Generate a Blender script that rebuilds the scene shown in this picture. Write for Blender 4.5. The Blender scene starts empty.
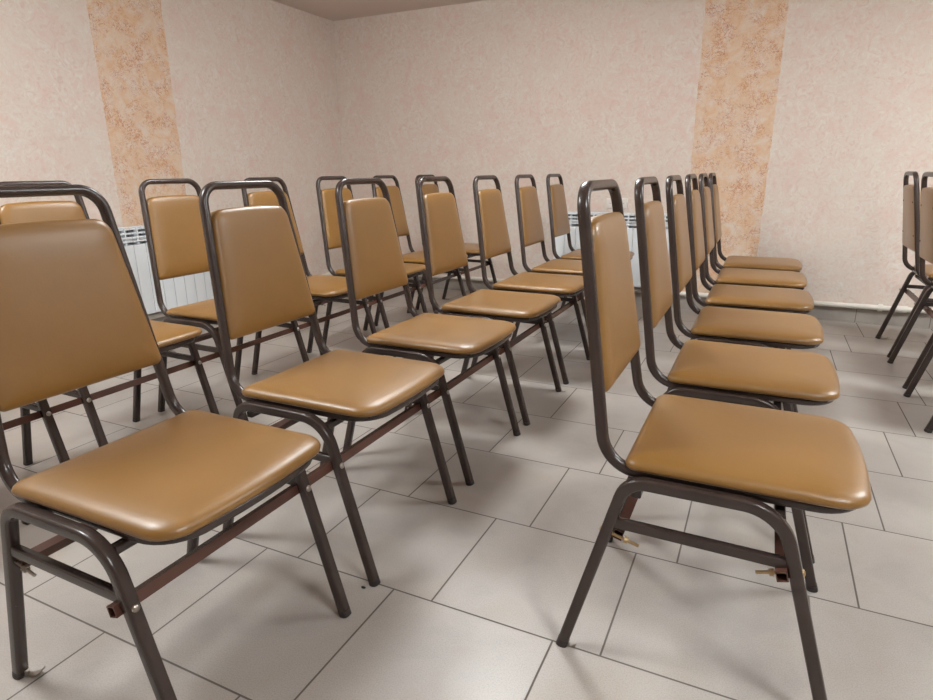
import bpy, bmesh, math, random
from mathutils import Vector, Matrix
random.seed(7)
scene = bpy.context.scene
COL = scene.collection

# ------------------------------------------------------------------ helpers
def lin(c):
    return tuple((v/255/12.92 if v/255 <= .04045 else ((v/255+.055)/1.055)**2.4) for v in c) + (1,)

def new_mat(name):
    m = bpy.data.materials.new(name); m.use_nodes = True
    nt = m.node_tree; b = nt.nodes['Principled BSDF']
    return m, nt, b

def link(nt, a, b): nt.links.new(a, b)

def mnode(nt, op, a, b=None, c=None):
    n = nt.nodes.new('ShaderNodeMath'); n.operation = op
    for i, v in enumerate((a, b, c)):
        if v is None: continue
        if isinstance(v, (int, float)): n.inputs[i].default_value = v
        else: nt.links.new(v, n.inputs[i])
    return n.outputs[0]

def mix(nt, fac, a, b, mode='MIX'):
    n = nt.nodes.new('ShaderNodeMix'); n.data_type = 'RGBA'; n.blend_type = mode
    for sock, v in ((n.inputs[0], fac), (n.inputs[6], a), (n.inputs[7], b)):
        if isinstance(v, (int, float)): sock.default_value = v
        elif isinstance(v, tuple): sock.default_value = v
        else: nt.links.new(v, sock)
    return n.outputs[2]

def ramp(nt, fac, stops):
    n = nt.nodes.new('ShaderNodeValToRGB'); nt.links.new(fac, n.inputs[0])
    e = n.color_ramp.elements
    while len(e) < len(stops): e.new(.5)
    for el, (p, c) in zip(e, stops): el.position = p; el.color = c
    return n.outputs[0]

def g(v): return (v, v, v, 1)

def noise(nt, vec, scale, detail=3, rough=.5, dist=0):
    n = nt.nodes.new('ShaderNodeTexNoise'); nt.links.new(vec, n.inputs['Vector'])
    n.inputs['Scale'].default_value = scale; n.inputs['Detail'].default_value = detail
    n.inputs['Roughness'].default_value = rough; n.inputs['Distortion'].default_value = dist
    return n.outputs['Fac']

def coords(nt, kind='Object'):
    return nt.nodes.new('ShaderNodeTexCoord').outputs[kind]

def bump(nt, b, h, strength, dist=.002):
    n = nt.nodes.new('ShaderNodeBump'); n.inputs['Strength'].default_value = strength
    n.inputs['Distance'].default_value = dist
    nt.links.new(h, n.inputs['Height']); nt.links.new(n.outputs[0], b.inputs['Normal'])

# ------------------------------------------------------------------ materials
def mat_plain(name, col, rough=.5, metal=0, spec=.5, emis=None, coat=0, coatr=.1):
    m, nt, b = new_mat(name)
    b.inputs['Base Color'].default_value = lin(col); b.inputs['Roughness'].default_value = rough
    b.inputs['Metallic'].default_value = metal; b.inputs['Specular IOR Level'].default_value = spec
    b.inputs['Coat Weight'].default_value = coat; b.inputs['Coat Roughness'].default_value = coatr
    if emis:
        b.inputs['Emission Color'].default_value = emis[0]; b.inputs['Emission Strength'].default_value = emis[1]
    return m

def mat_vinyl():
    m, nt, b = new_mat('tan_vinyl')
    v = coords(nt)
    n1 = noise(nt, v, 9, 4, .6); n2 = noise(nt, v, 260, 2, .5)
    c = ramp(nt, n1, [(.3, lin((133, 92, 30))), (.7, lin((141, 99, 36)))])
    link(nt, c, b.inputs['Base Color'])
    r = ramp(nt, n1, [(.3, g(.44)), (.7, g(.52))]); link(nt, r, b.inputs['Roughness'])
    b.inputs['Specular IOR Level'].default_value = .5
    b.inputs['Coat Weight'].default_value = .8; b.inputs['Coat IOR'].default_value = 1.5; b.inputs['Coat Roughness'].default_value = .36
    b.inputs['Sheen Weight'].default_value = .0; b.inputs['Sheen Roughness'].default_value = .4
    b.inputs['Sheen Tint'].default_value = lin((255, 225, 205))
    h = mnode(nt, 'MULTIPLY_ADD', noise(nt, v, 22, 3, .5), 2.2, n2)
    bump(nt, b, h, .10, .002)
    return m

def mat_paint(name, c1, c2, chips=True):
    m, nt, b = new_mat(name)
    v = coords(nt)
    c = ramp(nt, noise(nt, v, 14, 3), [(.35, lin(c1)), (.65, lin(c2))])
    if chips:
        k = ramp(nt, noise(nt, v, 95, 4, .7), [(.71, g(0)), (.74, g(1))])
        c = mix(nt, k, c, lin((128, 112, 104)))
    link(nt, c, b.inputs['Base Color'])
    b.inputs['Roughness'].default_value = .27; b.inputs['Specular IOR Level'].default_value = .55
    bump(nt, b, noise(nt, v, 120, 2), .12, .001)
    return m

TA, TB, TV0, TU0, TSH = .3967, .4035, 1.857, -.508, .1034
def mat_floor():
    m, nt, b = new_mat('grey_floor_tiles')
    v = coords(nt)
    s = nt.nodes.new('ShaderNodeSeparateXYZ'); link(nt, v, s.inputs[0])
    x, y = s.outputs[0], s.outputs[1]
    rowf = mnode(nt, 'DIVIDE', mnode(nt, 'SUBTRACT', y, TV0), TA)          # grows with y
    row = mnode(nt, 'FLOOR', rowf)
    # strip between L(k) and L(k+1) has row = -(k+1)
    off = mnode(nt, 'MULTIPLY_ADD', mnode(nt, 'ADD', row, 1), TSH, TU0)
    colf = mnode(nt, 'DIVIDE', mnode(nt, 'SUBTRACT', x, off), TB)
    col = mnode(nt, 'FLOOR', colf)
    def edge(f, i, size):
        fr = mnode(nt, 'SUBTRACT', f, i)
        d = mnode(nt, 'MINIMUM', fr, mnode(nt, 'SUBTRACT', 1, fr))
        return mnode(nt, 'MULTIPLY', d, size)
    d = mnode(nt, 'MINIMUM', edge(rowf, row, TA), edge(colf, col, TB))
    mr = nt.nodes.new('ShaderNodeMapRange'); mr.inputs[1].default_value = .0016; mr.inputs[2].default_value = .0027
    mr.inputs[3].default_value = 1; mr.inputs[4].default_value = 0; link(nt, d, mr.inputs[0]); grout = mr.outputs[0]
    cb = nt.nodes.new('ShaderNodeCombineXYZ'); link(nt, row, cb.inputs[0]); link(nt, col, cb.inputs[1])
    wn = nt.nodes.new('ShaderNodeTexWhiteNoise'); wn.noise_dimensions = '2D'; link(nt, cb.outputs[0], wn.inputs[0])
    base = ramp(nt, wn.outputs[0], [(0, lin((178, 170, 163))), (1, lin((186, 178, 171)))])
    va = nt.nodes.new('ShaderNodeVectorMath'); va.operation = 'MULTIPLY_ADD'
    link(nt, wn.outputs[1], va.inputs[0]); va.inputs[1].default_value = (9, 9, 9); link(nt, v, va.inputs[2])
    cloud = noise(nt, va.outputs[0], 5.5, 5, .6, .4)
    c = mix(nt, 1, base, ramp(nt, cloud, [(.3, g(.90)), (.5, g(1)), (.72, lin((250, 246, 240)))]), 'MULTIPLY')
    speck = ramp(nt, noise(nt, v, 330, 3, .7), [(.36, g(.83)), (.56, g(1))])
    c = mix(nt, 1, c, speck, 'MULTIPLY')
    c = mix(nt, mnode(nt, 'MULTIPLY', grout, .93), c, lin((92, 84, 78)))
    link(nt, c, b.inputs['Base Color'])
    r = mix(nt, grout, ramp(nt, cloud, [(.3, g(.30)), (.7, g(.40))]), g(.85)); link(nt, r, b.inputs['Roughness'])
    b.inputs['Specular IOR Level'].default_value = .45
    h = mnode(nt, 'MULTIPLY_ADD', grout, -1.0, mnode(nt, 'MULTIPLY', noise(nt, v, 60, 3), .12))
    bump(nt, b, h, .35, .0015)
    return m

def mat_wall(name, axis, s0, s1):
    """pale peach textured wallpaper, with one ochre patterned strip between s0 and s1 along `axis`"""
    m, nt, b = new_mat(name)
    v = coords(nt)
    s = nt.nodes.new('ShaderNodeSeparateXYZ'); link(nt, v, s.inputs[0])
    a = s.outputs[axis]
    # brush-like mottling
    w = noise(nt, v, 7, 3, .6, 1.2)
    strokes = noise(nt, v, 19, 4, .6, 2.6)
    fine = noise(nt, v, 90, 3, .7, .8)
    big = noise(nt, v, 3.2, 3, .5)
    c = ramp(nt, strokes, [(.34, lin((220, 198, 186))), (.46, lin((227, 211, 200))), (.55, lin((226, 215, 204))), (.68, lin((232, 223, 214)))])
    c = mix(nt, ramp(nt, w, [(.46, g(0)), (.66, g(.55))]), c, lin((226, 197, 186)))
    c = mix(nt, ramp(nt, big, [(.45, g(0)), (.7, g(.40))]), c, lin((224, 216, 204)))
    c = mix(nt, 1, c, ramp(nt, fine, [(.3, g(.965)), (.6, g(1.0))]), 'MULTIPLY')
    # ochre strip
    base = ramp(nt, noise(nt, v, 11, 3, .6, 1.0), [(.35, lin((226, 209, 194))), (.5, lin((226, 201, 176))), (.66, lin((224, 188, 154)))])
    def lines(scale, d, w0, w1, seed):
        mp = nt.nodes.new('ShaderNodeMapping'); mp.inputs[1].default_value = seed; link(nt, v, mp.inputs[0])
        n = noise(nt, mp.outputs[0], scale, 3, .62, d)
        q = mnode(nt, 'ABSOLUTE', mnode(nt, 'SUBTRACT', n, .5))
        return ramp(nt, q, [(w0, g(1)), (w1, g(0))])
    ln = lines(17, 2.0, .006, .032, (3, 1, 2)); ln2 = lines(31, 1.6, .004, .024, (8, 5, 1))
    patch = ramp(nt, noise(nt, v, 9, 3, .6), [(.42, g(.15)), (.6, g(1))])
    stc = mix(nt, mnode(nt, 'MULTIPLY', ln, mnode(nt, 'MULTIPLY', patch, .75)), base, lin((200, 130, 92)))
    stc = mix(nt, mnode(nt, 'MULTIPLY', ln2, mnode(nt, 'MULTIPLY', patch, .8)), stc, lin((176, 104, 78)))
    if s1 > s0:
        wob = mnode(nt, 'MULTIPLY', mnode(nt, 'SUBTRACT', noise(nt, v, 28, 3), .5), .016)
        aw = mnode(nt, 'ADD', a, wob)
        inside = mnode(nt, 'MULTIPLY', mnode(nt, 'GREATER_THAN', aw, s0), mnode(nt, 'LESS_THAN', aw, s1))
        c = mix(nt, inside, c, stc)
    link(nt, c, b.inputs['Base Color'])
    b.inputs['Roughness'].default_value = .75; b.inputs['Specular IOR Level'].default_value = .25
    bump(nt, b, mnode(nt, 'ADD', strokes, mnode(nt, 'MULTIPLY', fine, .4)), .22, .003)
    return m

def mat_skirt(name):
    m, nt, b = new_mat(name)
    v = coords(nt)
    c = ramp(nt, noise(nt, v, 5, 4, .6), [(.3, lin((150, 143, 135))), (.7, lin((172, 164, 155)))])
    s = nt.nodes.new('ShaderNodeSeparateXYZ'); link(nt, v, s.inputs[0])
    f = mnode(nt, 'DIVIDE', mnode(nt, 'SUBTRACT', mnode(nt, 'ADD', s.outputs[0], s.outputs[1]), JOFF), .4035)
    fr = mnode(nt, 'FRACT', f)
    d = mnode(nt, 'MINIMUM', fr, mnode(nt, 'SUBTRACT', 1, fr))
    k = mnode(nt, 'LESS_THAN', d, .006)
    c = mix(nt, mnode(nt, 'MULTIPLY', k, .8), c, lin((95, 86, 78)))
    link(nt, c, b.inputs['Base Color']); b.inputs['Roughness'].default_value = .4
    return m
JOFF = .612 + 4.645

VINYL = mat_vinyl()
TUBE = mat_paint('dark_brown_tube_paint', (58, 46, 42), (66, 53, 48))
RAIL = mat_paint('red_brown_rail_paint', (88, 58, 49), (98, 66, 55), False)
STEEL = mat_plain('dull_steel', (170, 162, 152), .35, .9)
BRASS = mat_plain('yellowed_zinc', (176, 150, 112), .4, .85)
PLUG = mat_plain('dark_plastic_plug', (48, 41, 39), .55)
HOLE = mat_plain('dark_tube_inside', (22, 18, 17), .8)
RADW = mat_plain('white_radiator_enamel', (236, 240, 243), .35)
PIPEM = mat_plain('white_pipe_plastic', (232, 226, 216), .4)
SOCK = mat_plain('white_socket_plastic', (232, 224, 218), .35)
SOCKD = mat_plain('grey_socket_hole', (120, 108, 102), .5)
GREYM = mat_plain('shadow_gap_grey', (125, 128, 132), .6)
CEILM = mat_plain('matt_ceiling_paint', (220, 205, 196), .85, 0, .2)
LAMPM = mat_plain('lamp_housing', (225, 225, 222), .5)
CRUMB = mat_plain('black_crumb', (28, 24, 22), .7)

# ------------------------------------------------------------------ mesh tools
def make(name, bm, mat, parent=None, smooth=True, angle=40):
    bmesh.ops.recalc_face_normals(bm, faces=bm.faces[:])
    me = bpy.data.meshes.new(name); bm.to_mesh(me); bm.free()
    me.materials.append(mat)
    if smooth:
        for p in me.polygons: p.use_smooth = True
        me.set_sharp_from_angle(angle=math.radians(angle))
    o = bpy.data.objects.new(name, me); COL.objects.link(o)
    if parent: o.parent = parent
    return o

def box(bm, x0, x1, y0, y1, z0, z1, bev=0, seg=2):
    r = bmesh.ops.create_cube(bm, size=1)
    vs = r['verts']
    for v in vs:
        v.co = Vector((x0+(v.co.x+.5)*(x1-x0), y0+(v.co.y+.5)*(y1-y0), z0+(v.co.z+.5)*(z1-z0)))
    if bev:
        es = list({e for v in vs for e in v.link_edges})
        bmesh.ops.bevel(bm, geom=es, offset=bev, segments=seg, profile=.5, affect='EDGES')

def fillet(pts, radii, n=8):
    out = [Vector(pts[0])]
    for i in range(1, len(pts)-1):
        P0, P, P1 = Vector(pts[i-1]), Vector(pts[i]), Vector(pts[i+1])
        a = (P0-P).normalized(); b = (P1-P).normalized()
        ang = a.angle(b); r = radii[i-1]
        t = r/math.tan(ang/2); A = P+a*t; B = P+b*t
        c = P+(a+b).normalized()*(r/math.sin(ang/2))
        va, vb = A-c, B-c; tot = va.angle(vb); ax = va.cross(vb).normalized()
        for k in range(n+1):
            out.append(c+Matrix.Rotation(tot*k/n, 3, ax) @ va)
    out.append(Vector(pts[-1]))
    return out

def section(w, h, r, n=3):
    """rounded rectangle, w along N, h along B"""
    pts = []
    for cx, cy, a0 in ((w/2-r, h/2-r, 0), (-w/2+r, h/2-r, 90), (-w/2+r, -h/2+r, 180), (w/2-r, -h/2+r, 270)):
        for k in range(n+1):
            a = math.radians(a0+90*k/n); pts.append((cx+r*math.cos(a), cy+r*math.sin(a)))
    return pts

def sweep(bm, path, sec, n0, closed=False, cap=True):
    path = [Vector(p) for p in path]; m = len(path)
    T = []
    for i in range(m):
        if closed: t = path[(i+1) % m]-path[i-1]
        else: t = path[min(i+1, m-1)]-path[max(i-1, 0)]
        T.append(t.normalized())
    N = Vector(n0); N = (N-T[0]*N.dot(T[0])).normalized(); rings = []
    for i in range(m):
        if i:
            q = T[i-1].rotation_difference(T[i]); N = q @ N; N = (N-T[i]*N.dot(T[i])).normalized()
        B = T[i].cross(N)
        rings.append([bm.verts.new(path[i]+N*a+B*b) for a, b in sec])
    k = len(sec)
    for i in range(m if closed else m-1):
        A, B2 = rings[i], rings[(i+1) % m]
        for j in range(k): bm.faces.new((A[j], A[(j+1) % k], B2[(j+1) % k], B2[j]))
    if not closed and cap:
        bm.faces.new(rings[0]); bm.faces.new(rings[-1])

def cyl(bm, p0, p1, r, n=12, r2=None):
    p0, p1 = Vector(p0), Vector(p1); t = (p1-p0).normalized()
    u = t.orthogonal().normalized(); w = t.cross(u); r2 = r if r2 is None else r2
    A = [bm.verts.new(p0+(u*math.cos(2*math.pi*k/n)+w*math.sin(2*math.pi*k/n))*r) for k in range(n)]
    B = [bm.verts.new(p1+(u*math.cos(2*math.pi*k/n)+w*math.sin(2*math.pi*k/n))*r2) for k in range(n)]
    for k in range(n): bm.faces.new((A[k], A[(k+1) % n], B[(k+1) % n], B[k]))
    bm.faces.new(A); bm.faces.new(B)

def dome(bm, c, d, r, hgt, n=12):
    c, t = Vector(c), Vector(d).normalized(); u = t.orthogonal().normalized(); w = t.cross(u); rings = []
    for i in range(4):
        a = math.pi/2*i/4
        rings.append([bm.verts.new(c+t*(hgt*math.sin(a))+(u*math.cos(2*math.pi*k/n)+w*math.sin(2*math.pi*k/n))*r*math.cos(a)) for k in range(n)])
    top = bm.verts.new(c+t*hgt)
    for i in range(3):
        for k in range(n): bm.faces.new((rings[i][k], rings[i][(k+1) % n], rings[i+1][(k+1) % n], rings[i+1][k]))
    for k in range(n): bm.faces.new((rings[3][k], rings[3][(k+1) % n], top))
    bm.faces.new(rings[0])

def outline(corners, radii, inset=0, n=8, bows=None):
    """corners CCW list of (a,b); rounded, inset polygon; fixed vertex count"""
    m = len(corners); P = [Vector(c) for c in corners]
    # inset the straight edges
    if inset:
        Q = []
        for i in range(m):
            a = (P[i]-P[i-1]).normalized(); b = (P[(i+1) % m]-P[i]).normalized()
            na = Vector((-a.y, a.x)); nb = Vector((-b.y, b.x))
            bis = (na+nb).normalized(); Q.append(P[i]+bis*(inset/bis.dot(na)))
        P = Q
    out = []
    for i in range(m):
        a = (P[i-1]-P[i]).normalized(); b = (P[(i+1) % m]-P[i]).normalized()
        ang = a.angle(b); r = max(radii[i]-inset*.6, .006)
        c = P[i]+(a+b).normalized()*(r/math.sin(ang/2)); t = r/math.tan(ang/2)
        va = P[i]+a*t-c; vb = P[i]+b*t-c
        a0 = math.atan2(va.y, va.x); a1 = math.atan2(vb.y, vb.x)
        while a1 < a0: a1 += 2*math.pi
        arc = [c+Vector((math.cos(a0+(a1-a0)*k/n), math.sin(a0+(a1-a0)*k/n)))*r for k in range(n+1)]
        out += arc
        # subdivide the straight edge after this corner
        nb = P[(i+1) % m]; an = (P[i]-nb).normalized(); bn = (P[(i+2) % m]-nb).normalized()
        angn = an.angle(bn); rn = max(radii[(i+1) % m]-inset*.6, .006); E = nb+an*(rn/math.tan(angn/2))
        S = arc[-1]; bow = bows[i] if bows else 0
        dd = (E-S).normalized(); nn = Vector((dd.y, -dd.x))
        for k in range(1, 7):
            f = k/7; out.append(S.lerp(E, f)+nn*(bow*4*f*(1-f)))
    return out

def cushion(bm, corners, radii, prof, place, bows=None):
    """prof: list of (inset, height); place(a,b,h)->Vector"""
    rings = []
    for ins, h in prof:
        rings.append([bm.verts.new(place(p.x, p.y, h)) for p in outline(corners, radii, ins, 8, bows)])
    k = len(rings[0])
    for A, B in zip(rings, rings[1:]):
        for j in range(k): bm.faces.new((A[j], A[(j+1) % k], B[(j+1) % k], B[j]))
    bm.faces.new(rings[0][::-1])
    # scale the last ring inward to close the top smoothly
    last = rings[-1]; cen = sum((v.co for v in last), Vector())/k
    h0 = None
    for s in (.75, .5, .25):
        R = [bm.verts.new(cen+(v.co-cen)*s) for v in rings[-1]] if h0 is None else [bm.verts.new(cen+(v.co-cen)*s) for v in last]
        A = h0 or last
        for j in range(k): bm.faces.new((A[j], A[(j+1) % k], R[(j+1) % k], R[j]))
        h0 = R
    bm.faces.new(h0)

# ------------------------------------------------------------------ chair
# chair frame: x forward, y sideways; rear near foot at the origin, other feet at y = W
W = .425
YC = .2190
LEAN = -.161
def bx(z): return .0495+LEAN*(z-.5)
def bw(z): return .192-.121*(z-.5)
ZT = .9490

def empty(name, label, cat, group, loc=(0, 0, 0), rz=0):
    o = bpy.data.objects.new(name, None); COL.objects.link(o)
    o.empty_display_size = .1; o.location = loc; o.rotation_euler = (0, 0, rz)
    o['label'] = label; o['category'] = cat
    if group: o['group'] = group
    return o

def tag(o, label, cat, group=None):
    o['label'] = label; o['category'] = cat
    if group: o['group'] = group
    return o

def make_chair():
    root = empty('stacking_chair', '', 'chair', '')
    # seat pad
    bm = bmesh.new()
    cs = [(.101, .006), (.506, .011), (.506, .409), (.101, .413)]
    prof = [(.010, .4320), (.003, .4330), (0, .4365), (-.001, .4415), (.001, .4470), (.006, .4520), (.015, .4560), (.030, .4590), (.055, .4612), (.095, .4630)]
    cushion(bm, cs, [.024, .058, .058, .024], prof, lambda a, b, h: Vector((a, b, h)), [0, .007, 0, 0])
    make('seat', bm, VINYL, root, True, 60)
    # seat rim tube and underside board
    bm = bmesh.new()
    rim = [Vector((p.x, p.y, .4225)) for p in outline([(.104, .028), (.492, .028), (.492, .396), (.104, .396)], [.03, .075, .075, .03], 0, 8, [0, .006, 0, 0])]
    sweep(bm, rim, section(.0175, .018, .005), (0, 0, 1), closed=True)
    sf = make('seat_frame', bm, TUBE, root)
    bm = bmesh.new(); box(bm, .112, .480, .040, .385, .423, .4330)
    make('seat_board', bm, PLUG, sf)
    # back frame: seat side -> bend -> arch -> other side
    z0 = .4225; y0 = .0275; y1 = .3975
    pts = [(.20, y0, z0), (bx(z0), y0, z0), (bx(ZT), YC-bw(ZT), ZT), (bx(ZT), YC+bw(ZT), ZT), (bx(z0), y1, z0), (.20, y1, z0)]
    bm = bmesh.new()
    sweep(bm, fillet(pts, [.075, .052, .052, .075], 10), section(.0205, .0232, .0085, 4), (0, 1, 0))
    make('back_frame', bm, TUBE, root)
    # backrest pad
    ax = Vector((LEAN, 0, 1)).normalized(); nrm = Vector((ax.z, 0, -ax.x))
    zb, zt = .562, .888
    def wi(z): return bw(z)-.0115
    o = Vector((bx(zb), YC, zb)); L = (zt-zb)/ax.z
    cs = [(-wi(zb), 0), (wi(zb), 0), (wi(zt), L), (-wi(zt), L)]
    prof = [(.004, -.0130), (0, -.0115), (-.0005, -.002), (-.0010, .005), (0, .011), (.004, .0155), (.012, .0190), (.026, .0212), (.05, .0228)]
    bm = bmesh.new()
    cushion(bm, cs, [.015, .015, .038, .038], prof, lambda a, b, h: o+Vector((0, a, 0))+ax*b+nrm*h, [0, 0, .003, 0])
    br = make('backrest', bm, VINYL, root, True, 60)
    for sy in (-1, 1):
        for b in (.08, .25):
            bm = bmesh.new()
            c = o+Vector((0, sy*(wi(zb+b)-.018), 0))+ax*b-nrm*.0129
            dome(bm, c, -nrm, .005, .003)
            make('screw_head', bm, PLUG, br)
    # legs: each side frame is a bent tube, its rear and front halves
    for y in (0, W):
        rear = fillet([(-.002+.002, y, .006), (.1095, y, .4155), (.235, y, .4155)], [.05], 8)
        front = fillet([(.235, y, .4155), (.3755, y, .4155), (.493, y, .006)], [.085], 10)
        for k, pth in enumerate((rear, front)):
            bm = bmesh.new(); sweep(bm, pth, section(.0230, .0230, .0055), (0, 1, 0))
            lg = make('leg', bm, TUBE, root)
            end = Vector(pth[0] if k == 0 else pth[-1]); up = (Vector(pth[1] if k == 0 else pth[-2])-end).normalized()
            bm = bmesh.new()
            p0 = Vector((end.x-up.x*.006, y, 0)); 
            sweep(bm, [p0, end+up*.008], section(.0248, .0248, .008), (0, 1, 0))
            make('foot_plug', bm, PLUG, lg)
        bm = bmesh.new(); sweep(bm, [(.092, y, .322), (.400, y, .318)], section(.016, .020, .003), (0, 1, 0))
        make('side_stretcher', bm, TUBE, root)
    # cross tubes between the side frames
    bm = bmesh.new(); sweep(bm, [(.128, .010, .385), (.128, W-.010, .385)], section(.016, .018, .003), (0, 0, 1))
    make('cross_tube', bm, TUBE, root)
    bm = bmesh.new(); sweep(bm, [(.372, .010, .395), (.372, W-.010, .395)], section(.016, .018, .003), (0, 0, 1))
    make('cross_tube', bm, TUBE, root)
    return root

def copy_tree(o, parent=None):
    c = o.copy(); COL.objects.link(c); c.parent = parent
    for ch in [x for x in KIDS.get(o.name, [])]: copy_tree(bpy.data.objects[ch], c)
    return c

def floor_clip(chair, x, y, k=1, ang=0):
    """bent metal linking tab under a foot"""
    bm = bmesh.new()
    box(bm, x+.008, x+.030, y-.007, y+.007, 0.0008, .0035)
    sweep(bm, [(x+.028, y, .002), (x+.040, y, .006), (x+.050, y, .014)], section(.020, .003, .0012), (0, 1, 0))
    cyl(bm, (x+.010, y, .004), (x+.016, y, .016), .006)
    for v in bm.verts: v.co = Vector((x+.008+(v.co.x-x-.008)*k, y+(v.co.y-y)*k, v.co.z*k))
    bmesh.ops.rotate(bm, verts=bm.verts, cent=(x, y, 0), matrix=Matrix.Rotation(ang, 3, 'Z'))
    make('floor_clip', bm, STEEL, chair)

proto = make_chair()
KIDS = {}
for o in bpy.data.objects:
    if o.parent: KIDS.setdefault(o.parent.name, []).append(o.name)

SP = .5475
ROW2, ROWR, ROW1 = -1.2622, -.2896, -2.247
chairs = []
rows = [
 ('middle', ROW2, 'brown-framed chairs in the long diagonal row', [
  (.514, 'large tan vinyl chair at the lower left corner, half cut by the picture edge', 0),
  (1.060, 'tan vinyl chair beside the big lower left one, whole brown backrest arch in view', 0),
  (1.613, 'third tan chair of the long middle row, its seat left of the picture centre', 0),
  (2.148, 'fourth tan chair of the long middle row, chromed tips on its far feet', 0),
  (2.688, 'fifth tan chair of the long middle row, just right of the picture centre', 0),
  (3.243, 'sixth tan chair of the long middle row, narrow back against plain pink wall', 0),
  (3.798, 'farthest tan chair of the long middle row, its back just left of the white radiator', 0)]),
 ('right', ROWR, 'brown-framed chairs in the right row seen edge-on', [
  (1.065, 'tan chair at front right seen side-on, nearest of its row with legs fully visible', 0),
  (1.613, 'tan chair directly behind the front right one, second seat of that row', 0),
  (2.163, 'third tan chair of the right row, its back beside the radiator end', 0),
  (2.708, 'fourth tan chair of the right row, glossy front edge on its seat', 0),
  (3.255, 'fifth tan chair of the right row, back overlapping the ochre wallpaper strip', 0),
  (3.803, 'farthest tan chair of the right row, small seat standing before the ochre wallpaper strip', 0)]),
 ('rear', ROW1, 'brown-framed chairs in the row along the left wall', [
  (.545, 'tan chair behind the lower left backrest, only its front leg showing under it', 0),
  (1.092, 'tan chair whose arch top peeks above the large lower left backrest', 0),
  (1.636, 'tan chair in front of the left wall radiator with white fins under its back', 0),
  (2.183, 'tan chair of the rear row mostly hidden behind the second middle row backrest', 0),
  (2.735, 'tan chair of the rear row just left of the third middle chair', 0),
  (3.280, 'tan chair of the rear row with its back just right of the third middle chair', 0),
  (3.828, 'farthest tan chair of the rear row, back peeking over the fourth middle chair', 0)]),
 ('far right', .683, 'brown-framed chairs at the right edge seen from behind', [
  (3.811, 'tan chair seen from behind near the right edge, closest to the back wall', 0),
  (3.268, 'tan chair cut by the right edge, second from the back wall', 0),
  (2.721, 'tan chair at the right edge, only its rear legs in view', 0)]),
]
made = {}
for rn, x0, grp, lst in rows:
    for i, (v, lab, rz) in enumerate(lst):
        c = proto if not chairs else copy_tree(proto)
        chairs.append(c); made[(rn, i)] = c
        x = x0
        if rn == 'far right': x = .674+(v-3.25)*.027
        c.location = (x, v, 0); c.rotation_euler = (0, 0, 0)
        c['label'] = lab; c['category'] = 'chair'; c['group'] = grp
floor_clip(made[('middle', 0)], 0, 0, .9, .45)
floor_clip(made[('middle', 3)], .493, W, .6)
floor_clip(made[('middle', 3)], 0, W)
floor_clip(made[('right', 0)], .002, 0, .45)
floor_clip(made[('rear', 6)], 0, W)
floor_clip(made[('far right', 0)], 0, W)

# ------------------------------------------------------------------ gang rails
def rail(label, grp, x0, v0, v1, front, feet, x1=None):
    """rectangular steel rail bolted to the inner side of the front or rear legs"""
    z = .308 if front else .302
    # leg axis direction
    if front: lx = .493-.1175*(z-.006)/.4155; tilt = math.atan2(-.1175, .4155); xo = lx-.0108-.0125
    else: lx = .1095*z/.4155; tilt = math.atan2(.1095, .4155); xo = lx+.0108+.0125
    off = (.0222 if not front else -.0222)
    cx = lx+off*math.cos(tilt); cz = z-off*math.sin(tilt)
    n = Vector((math.cos(tilt), 0, -math.sin(tilt)))      # across the leg
    root = empty('connecting_rail', label, 'rail', grp, (x0, v0, 0))
    L = v1-v0
    bm = bmesh.new()
    # hollow channel: outer and inner skins joined at the ends
    up = Vector((math.sin(tilt), 0, math.cos(tilt)))
    def rect(w, h, y): return [bm.verts.new(Vector((cx, y, cz))+n*a*w/2+up*b*h/2) for a, b in ((-1, -1), (1, -1), (1, 1), (-1, 1))]
    A, B = rect(.0190, .0200, 0), rect(.0190, .0200, L)
    a, b = rect(.0155, .0165, 0), rect(.0155, .0165, L)
    for j in range(4):
        k = (j+1) % 4
        bm.faces.new((A[j], A[k], B[k], B[j])); bm.faces.new((a[j], b[j], b[k], a[k]))
        bm.faces.new((A[j], a[j], a[k], A[k])); bm.faces.new((B[j], B[k], b[k], b[j]))
    make('tube', bm, RAIL, root, True, 30)
    s = 1 if front else -1
    for f in feet:
        y = f-v0
        bm = bmesh.new()
        c = Vector((lx, y, z-.004))
        dome(bm, c+n*s*.0108, n*s, .0075, .0045)
        cyl(bm, c+n*s*.0112, c-n*s*.0350, .0032, 8)
        cyl(bm, c-n*s*.036, c-n*s*.0345, .0075, 6)
        cyl(bm, c-n*s*.0346, c-n*s*.042, .0068, 6)
        cyl(bm, c-n*s*.042, c-n*s*.064, .0032, 8)
        make('bolt', bm, BRASS if abs(x0-ROWR) < .01 else STEEL, root)
    return root

def feet_of(rn, ids):
    r = []
    for i in ids:
        v = made[(rn, i)].location.y; r += [v, v+W]
    return r
def gang(rn, ids, labf, labr, x0):
    f = feet_of(rn, ids); rail(labf, 'front connecting rails', x0, min(f)-.020, max(f)+.020, True, f)
    rail(labr, 'rear connecting rails', x0, min(f)-.002, max(f)+.010, False, f)
gang('middle', range(4), 'red-brown steel rail bolted behind the front legs of the four nearest middle row chairs',
     'brown steel rail joining the rear legs of the four nearest middle row chairs', ROW2)
gang('middle', range(4, 7), 'brown steel rail behind the front legs of the three far middle row chairs',
     'brown steel rail joining the rear legs of the three far middle row chairs', ROW2)
gang('right', range(6), 'brown rail with open end and bolt behind the front leg of the front right chair',
     'brown rail with protruding bolt at the rear leg of the front right chair', ROWR)
gang('rear', range(7), 'long thin brown rail across the front legs of the rear row by the left wall',
     'brown rail behind, joining the rear legs of the row by the left wall', ROW1)
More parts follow.
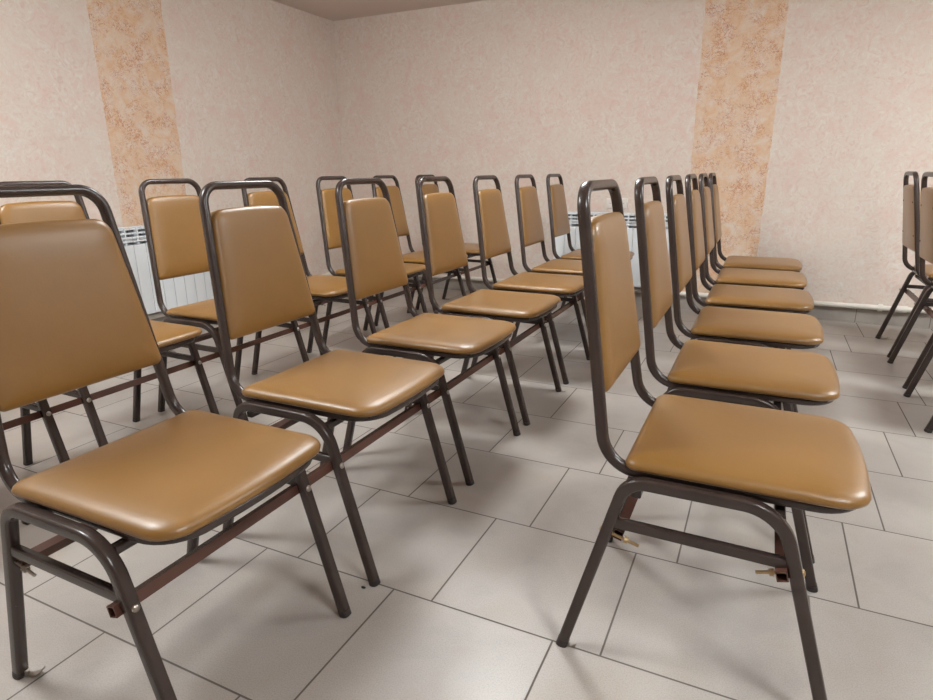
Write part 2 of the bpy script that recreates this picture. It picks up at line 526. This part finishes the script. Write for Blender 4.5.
gang('far right', (0, 1, 2), 'brown rail joining the front legs of the chairs at the right edge',
     'brown rail joining the rear legs of the chairs at the right edge', .683)

# ------------------------------------------------------------------ room shell
XL, YB, XR, YF, ZC = -3.46, 4.655, 5.0, -3.6, 2.20
def struct(name, bm, mat):
    o = make(name, bm, mat, None, False); o['kind'] = 'structure'; return o
bm = bmesh.new(); box(bm, XL-.1, XR+.1, YF-.1, YB+.1, -.1, 0); struct('floor', bm, mat_floor())
bm = bmesh.new(); box(bm, XL-.1, XR+.1, YF-.1, YB+.1, ZC, ZC+.1); struct('ceiling', bm, CEILM)
bm = bmesh.new(); box(bm, XL, XR, YB, YB+.1, 0, ZC); struct('wall_back', bm, mat_wall('peach_wallpaper_back', 0, -.505, -.020))
bm = bmesh.new(); box(bm, XL-.1, XL, YF, YB, 0, ZC); struct('wall_left', bm, mat_wall('peach_wallpaper_left', 1, 2.46, 2.945))
pw = mat_wall('peach_wallpaper_plain', 0, 1, 0)
bm = bmesh.new(); box(bm, XR, XR+.1, YF, YB, 0, ZC); struct('wall_right', bm, pw)
bm = bmesh.new(); box(bm, XL, XR, YF-.1, YF, 0, ZC); struct('wall_front', bm, pw)
sk = mat_skirt('grey_skirting_tile')
bm = bmesh.new(); box(bm, XL+.01, XR, YB-.010, YB, 0, .098, .001, 1); struct('baseboard_back', bm, sk)
bm = bmesh.new(); box(bm, XL, XL+.010, YF, YB, 0, .098, .001, 1); struct('baseboard_left', bm, sk)

# heating pipes
def pipe(name, label, p0, p1, r, rings, wall_dir):
    root = empty(name, label, 'pipe', None, p0)
    P0 = Vector(p0); d = Vector(p1)-P0
    bm = bmesh.new(); cyl(bm, (0, 0, 0), d, r, 16); make('pipe', bm, PIPEM, root)
    t = d.normalized()
    for s, rr, w in rings:
        bm = bmesh.new(); cyl(bm, t*(s-w/2), t*(s+w/2), r*rr, 16)
        if rr < 1.3:
            pass
        make('pipe_coupling', bm, PIPEM, root)
    for s in (.25, .5, .75):
        bm = bmesh.new(); c = d*s; wd = Vector(wall_dir)
        cyl(bm, c, c+wd*(r+.010), .006, 8); make('pipe_clip', bm, PIPEM, root)
    return root
pr = .0165
pipe('heating_pipe', 'white heating pipe running low along the back wall above the grey skirting', (XL+.035, YB-.027, .112), (XR-.02, YB-.027, .112), pr,
     [(3.46+.735-.035, 1.45, .022), (3.46+.85-.035, 1.3, .06), (3.46-.53-.035, 1.35, .05)], (0, 1, 0))
pipe('heating_pipe', 'white heating pipe running low along the left wall into the room corner', (XL+.027, YF+.02, .112), (XL+.027, YB-.05, .112), pr,
     [(YB-YF-.35, 1.35, .05)], (-1, 0, 0))

# radiators
def radiator(label, n, pitch, origin, rz):
    """local: x along the wall, y out of the wall, sections n*pitch wide"""
    root = empty('radiator', label, 'radiator', 'white panel radiators', origin, rz)
    z0, z1 = .150, .680
    first = None
    for i in range(n):
        x = i*pitch
        if first is None:
            bm = bmesh.new()
            w = pitch
            box(bm, x+.0015, x+w-.0015, .088, .095, z0, z1-.104, .0015, 1)           # front plate
            box(bm, x+w/2-.006, x+w/2+.006, .035, .088, z0+.02, z1-.06)              # water column
            box(bm, x+.006, x+w-.006, .028, .033, z0+.01, z1-.04)                    # rear plate
            box(bm, x+w/2-.003, x+w/2+.003, .033, .093, z1-.104, z1-.004)            # centre fin at the top
            # curved top louvres
            for zz, yy, ww in ((z1-.088, .095, .009), (z1-.066, .094, .010), (z1-.042, .090, .010), (z1-.018, .080, .010)):
                box(bm, x+.0015, x+w-.0015, yy-.010, yy, zz, zz+ww, .002, 1)
            box(bm, x+.0015, x+w-.0015, .030, .072, z1-.006, z1, .002, 1)
            first = make('section', bm, RADW, root, True, 30)
            bm = bmesh.new(); box(bm, x+.004, x+w-.004, .045, .060, z1-.080, z1-.012)  # solid grey block painting the shade between the top louvres
            gfirst = make('painted_gap_shade', bm, GREYM, first, False)
        else:
            s = first.copy(); COL.objects.link(s); s.parent = root; s.location.x = x
            gcopy = gfirst.copy(); COL.objects.link(gcopy); gcopy.parent = s
    for zz in (z0+.03, z1-.075):
        bm = bmesh.new(); cyl(bm, (-.02, .055, zz), (n*pitch+.02, .055, zz), .017, 16); make('manifold', bm, RADW, root)
    for xx in (.15, n*pitch-.15):
        bm = bmesh.new(); box(bm, xx-.012, xx+.012, .0, .040, z1-.09, z1-.065); make('wall_bracket', bm, RADW, root)
    for xx in (-.012, n*pitch+.012):
        bm = bmesh.new()
        cyl(bm, (xx, .055, z0+.03), (xx, .055, .112), .009, 12)
        cyl(bm, (xx, .055, .118), (xx, .027, .118), .009, 12)
        make('feed_pipe', bm, PIPEM, root)
    return root
# back wall: x runs along -X when rotated 180 deg
radiator('white radiator low on the back wall behind the right and middle rows', 10, .085, (-.595, YB-.001, 0), math.pi)
radiator('white radiator on the left wall behind the chairs of the rear row', 12, .080, (XL+.001, 3.00, 0), -math.pi/2)

# double socket on the back wall
s = empty('wall_socket', 'white double power socket on the back wall above the radiator', 'socket', None, (-.998, YB, .744))
bm = bmesh.new(); box(bm, -.078, .078, -.012, 0, -.036, .036, .004, 2); make('cover_plate', bm, SOCK, s)
for dx in (-.038, .038):
    bm = bmesh.new()
    cyl(bm, (dx, -.012, 0), (dx, -.015, 0), .027, 24); cyl(bm, (dx, -.0150, 0), (dx, -.0153, 0), .020, 24)
    q = make('socket_outlet', bm, SOCK, s)
    bm = bmesh.new()
    for hx in (-.0095, .0095): cyl(bm, (dx+hx, -.0152, 0), (dx+hx, -.0158, 0), .003, 10)
    make('pin_hole', bm, SOCKD, q)

# crumb on the floor
bm = bmesh.new(); bmesh.ops.create_icosphere(bm, subdivisions=2, radius=.004)
for v in bm.verts: v.co = Vector((v.co.x*1.6, v.co.y*.8, v.co.z*.6+.0022)); v.co += Vector((random.uniform(-1, 1), random.uniform(-1, 1), 0))*.0006
c = make('crumb', bm, CRUMB, None); c.location = (-.785, 1.035, 0)
tag(c, 'tiny black crumb on the floor tile beside the second middle chair front foot', 'crumb')

# ------------------------------------------------------------------ unseen ceiling lamps, placed by guess to reproduce the room light
LCOL = (.93, .985, 1.0); LPOW = 46
DIFF = mat_plain('lit_opal_diffuser', (235, 235, 235), .5, emis=((*LCOL, 1), LPOW))
def lamp(label, x, y, w, h, deep):
    root = empty('guessed_ceiling_lamp', label, 'lamp', 'guessed ceiling lamps', (x, y, ZC))
    bm = bmesh.new(); box(bm, -w/2-.02, w/2+.02, -h/2-.02, h/2+.02, -.025, 0, .004, 1); make('housing', bm, LAMPM, root)
    bm = bmesh.new(); box(bm, -w/2, w/2, -h/2, h/2, -deep, -.024, .02, 2); make('diffuser', bm, DIFF, root)
    return root
lamp('unseen opal ceiling lamp, guessed above the far end of the middle row', -1.2, 2.65, .43, .43, .12)
lamp('unseen opal ceiling lamp, guessed nearest the right end of the back wall', 1.9, 2.9, .66, .66, .07)
lamp('unseen opal ceiling lamp, guessed above the lower left chairs', -2.05, .5, .48, .48, .12)
lamp('unseen opal ceiling lamp, guessed above the right row near the camera', 1.1, .2, .52, .52, .07)

# ------------------------------------------------------------------ world, camera, view
w = bpy.data.worlds.new('World'); scene.world = w; w.use_nodes = True
w.node_tree.nodes['Background'].inputs[0].default_value = (1, 1, 1, 1)
w.node_tree.nodes['Background'].inputs[1].default_value = .05

f_px, pitch, roll, yaw = 610.33, math.radians(16.294), math.radians(-.505), math.radians(-25.73)
cp, sp = math.cos(pitch), math.sin(pitch)
F = Vector((0, cp, -sp)); U0 = Vector((0, sp, cp)); R0 = Vector((1, 0, 0))
R = math.cos(roll)*R0+math.sin(roll)*U0; U = -math.sin(roll)*R0+math.cos(roll)*U0
M = Matrix((R, U, -F)).transposed()
M = Matrix.Rotation(-yaw, 3, 'Z') @ M
cam = bpy.data.cameras.new('camera'); cam.sensor_fit = 'HORIZONTAL'; cam.sensor_width = 36
cam.lens = f_px/933*36; cam.clip_start = .05
co = bpy.data.objects.new('camera', cam); COL.objects.link(co)
co.matrix_world = Matrix.Translation((0, 0, .978)) @ M.to_4x4()
scene.camera = co
vs = scene.view_settings
vs.view_transform = 'Standard'; vs.look = 'None'; vs.gamma = 1; vs.use_curve_mapping = False; vs.exposure = 0.0
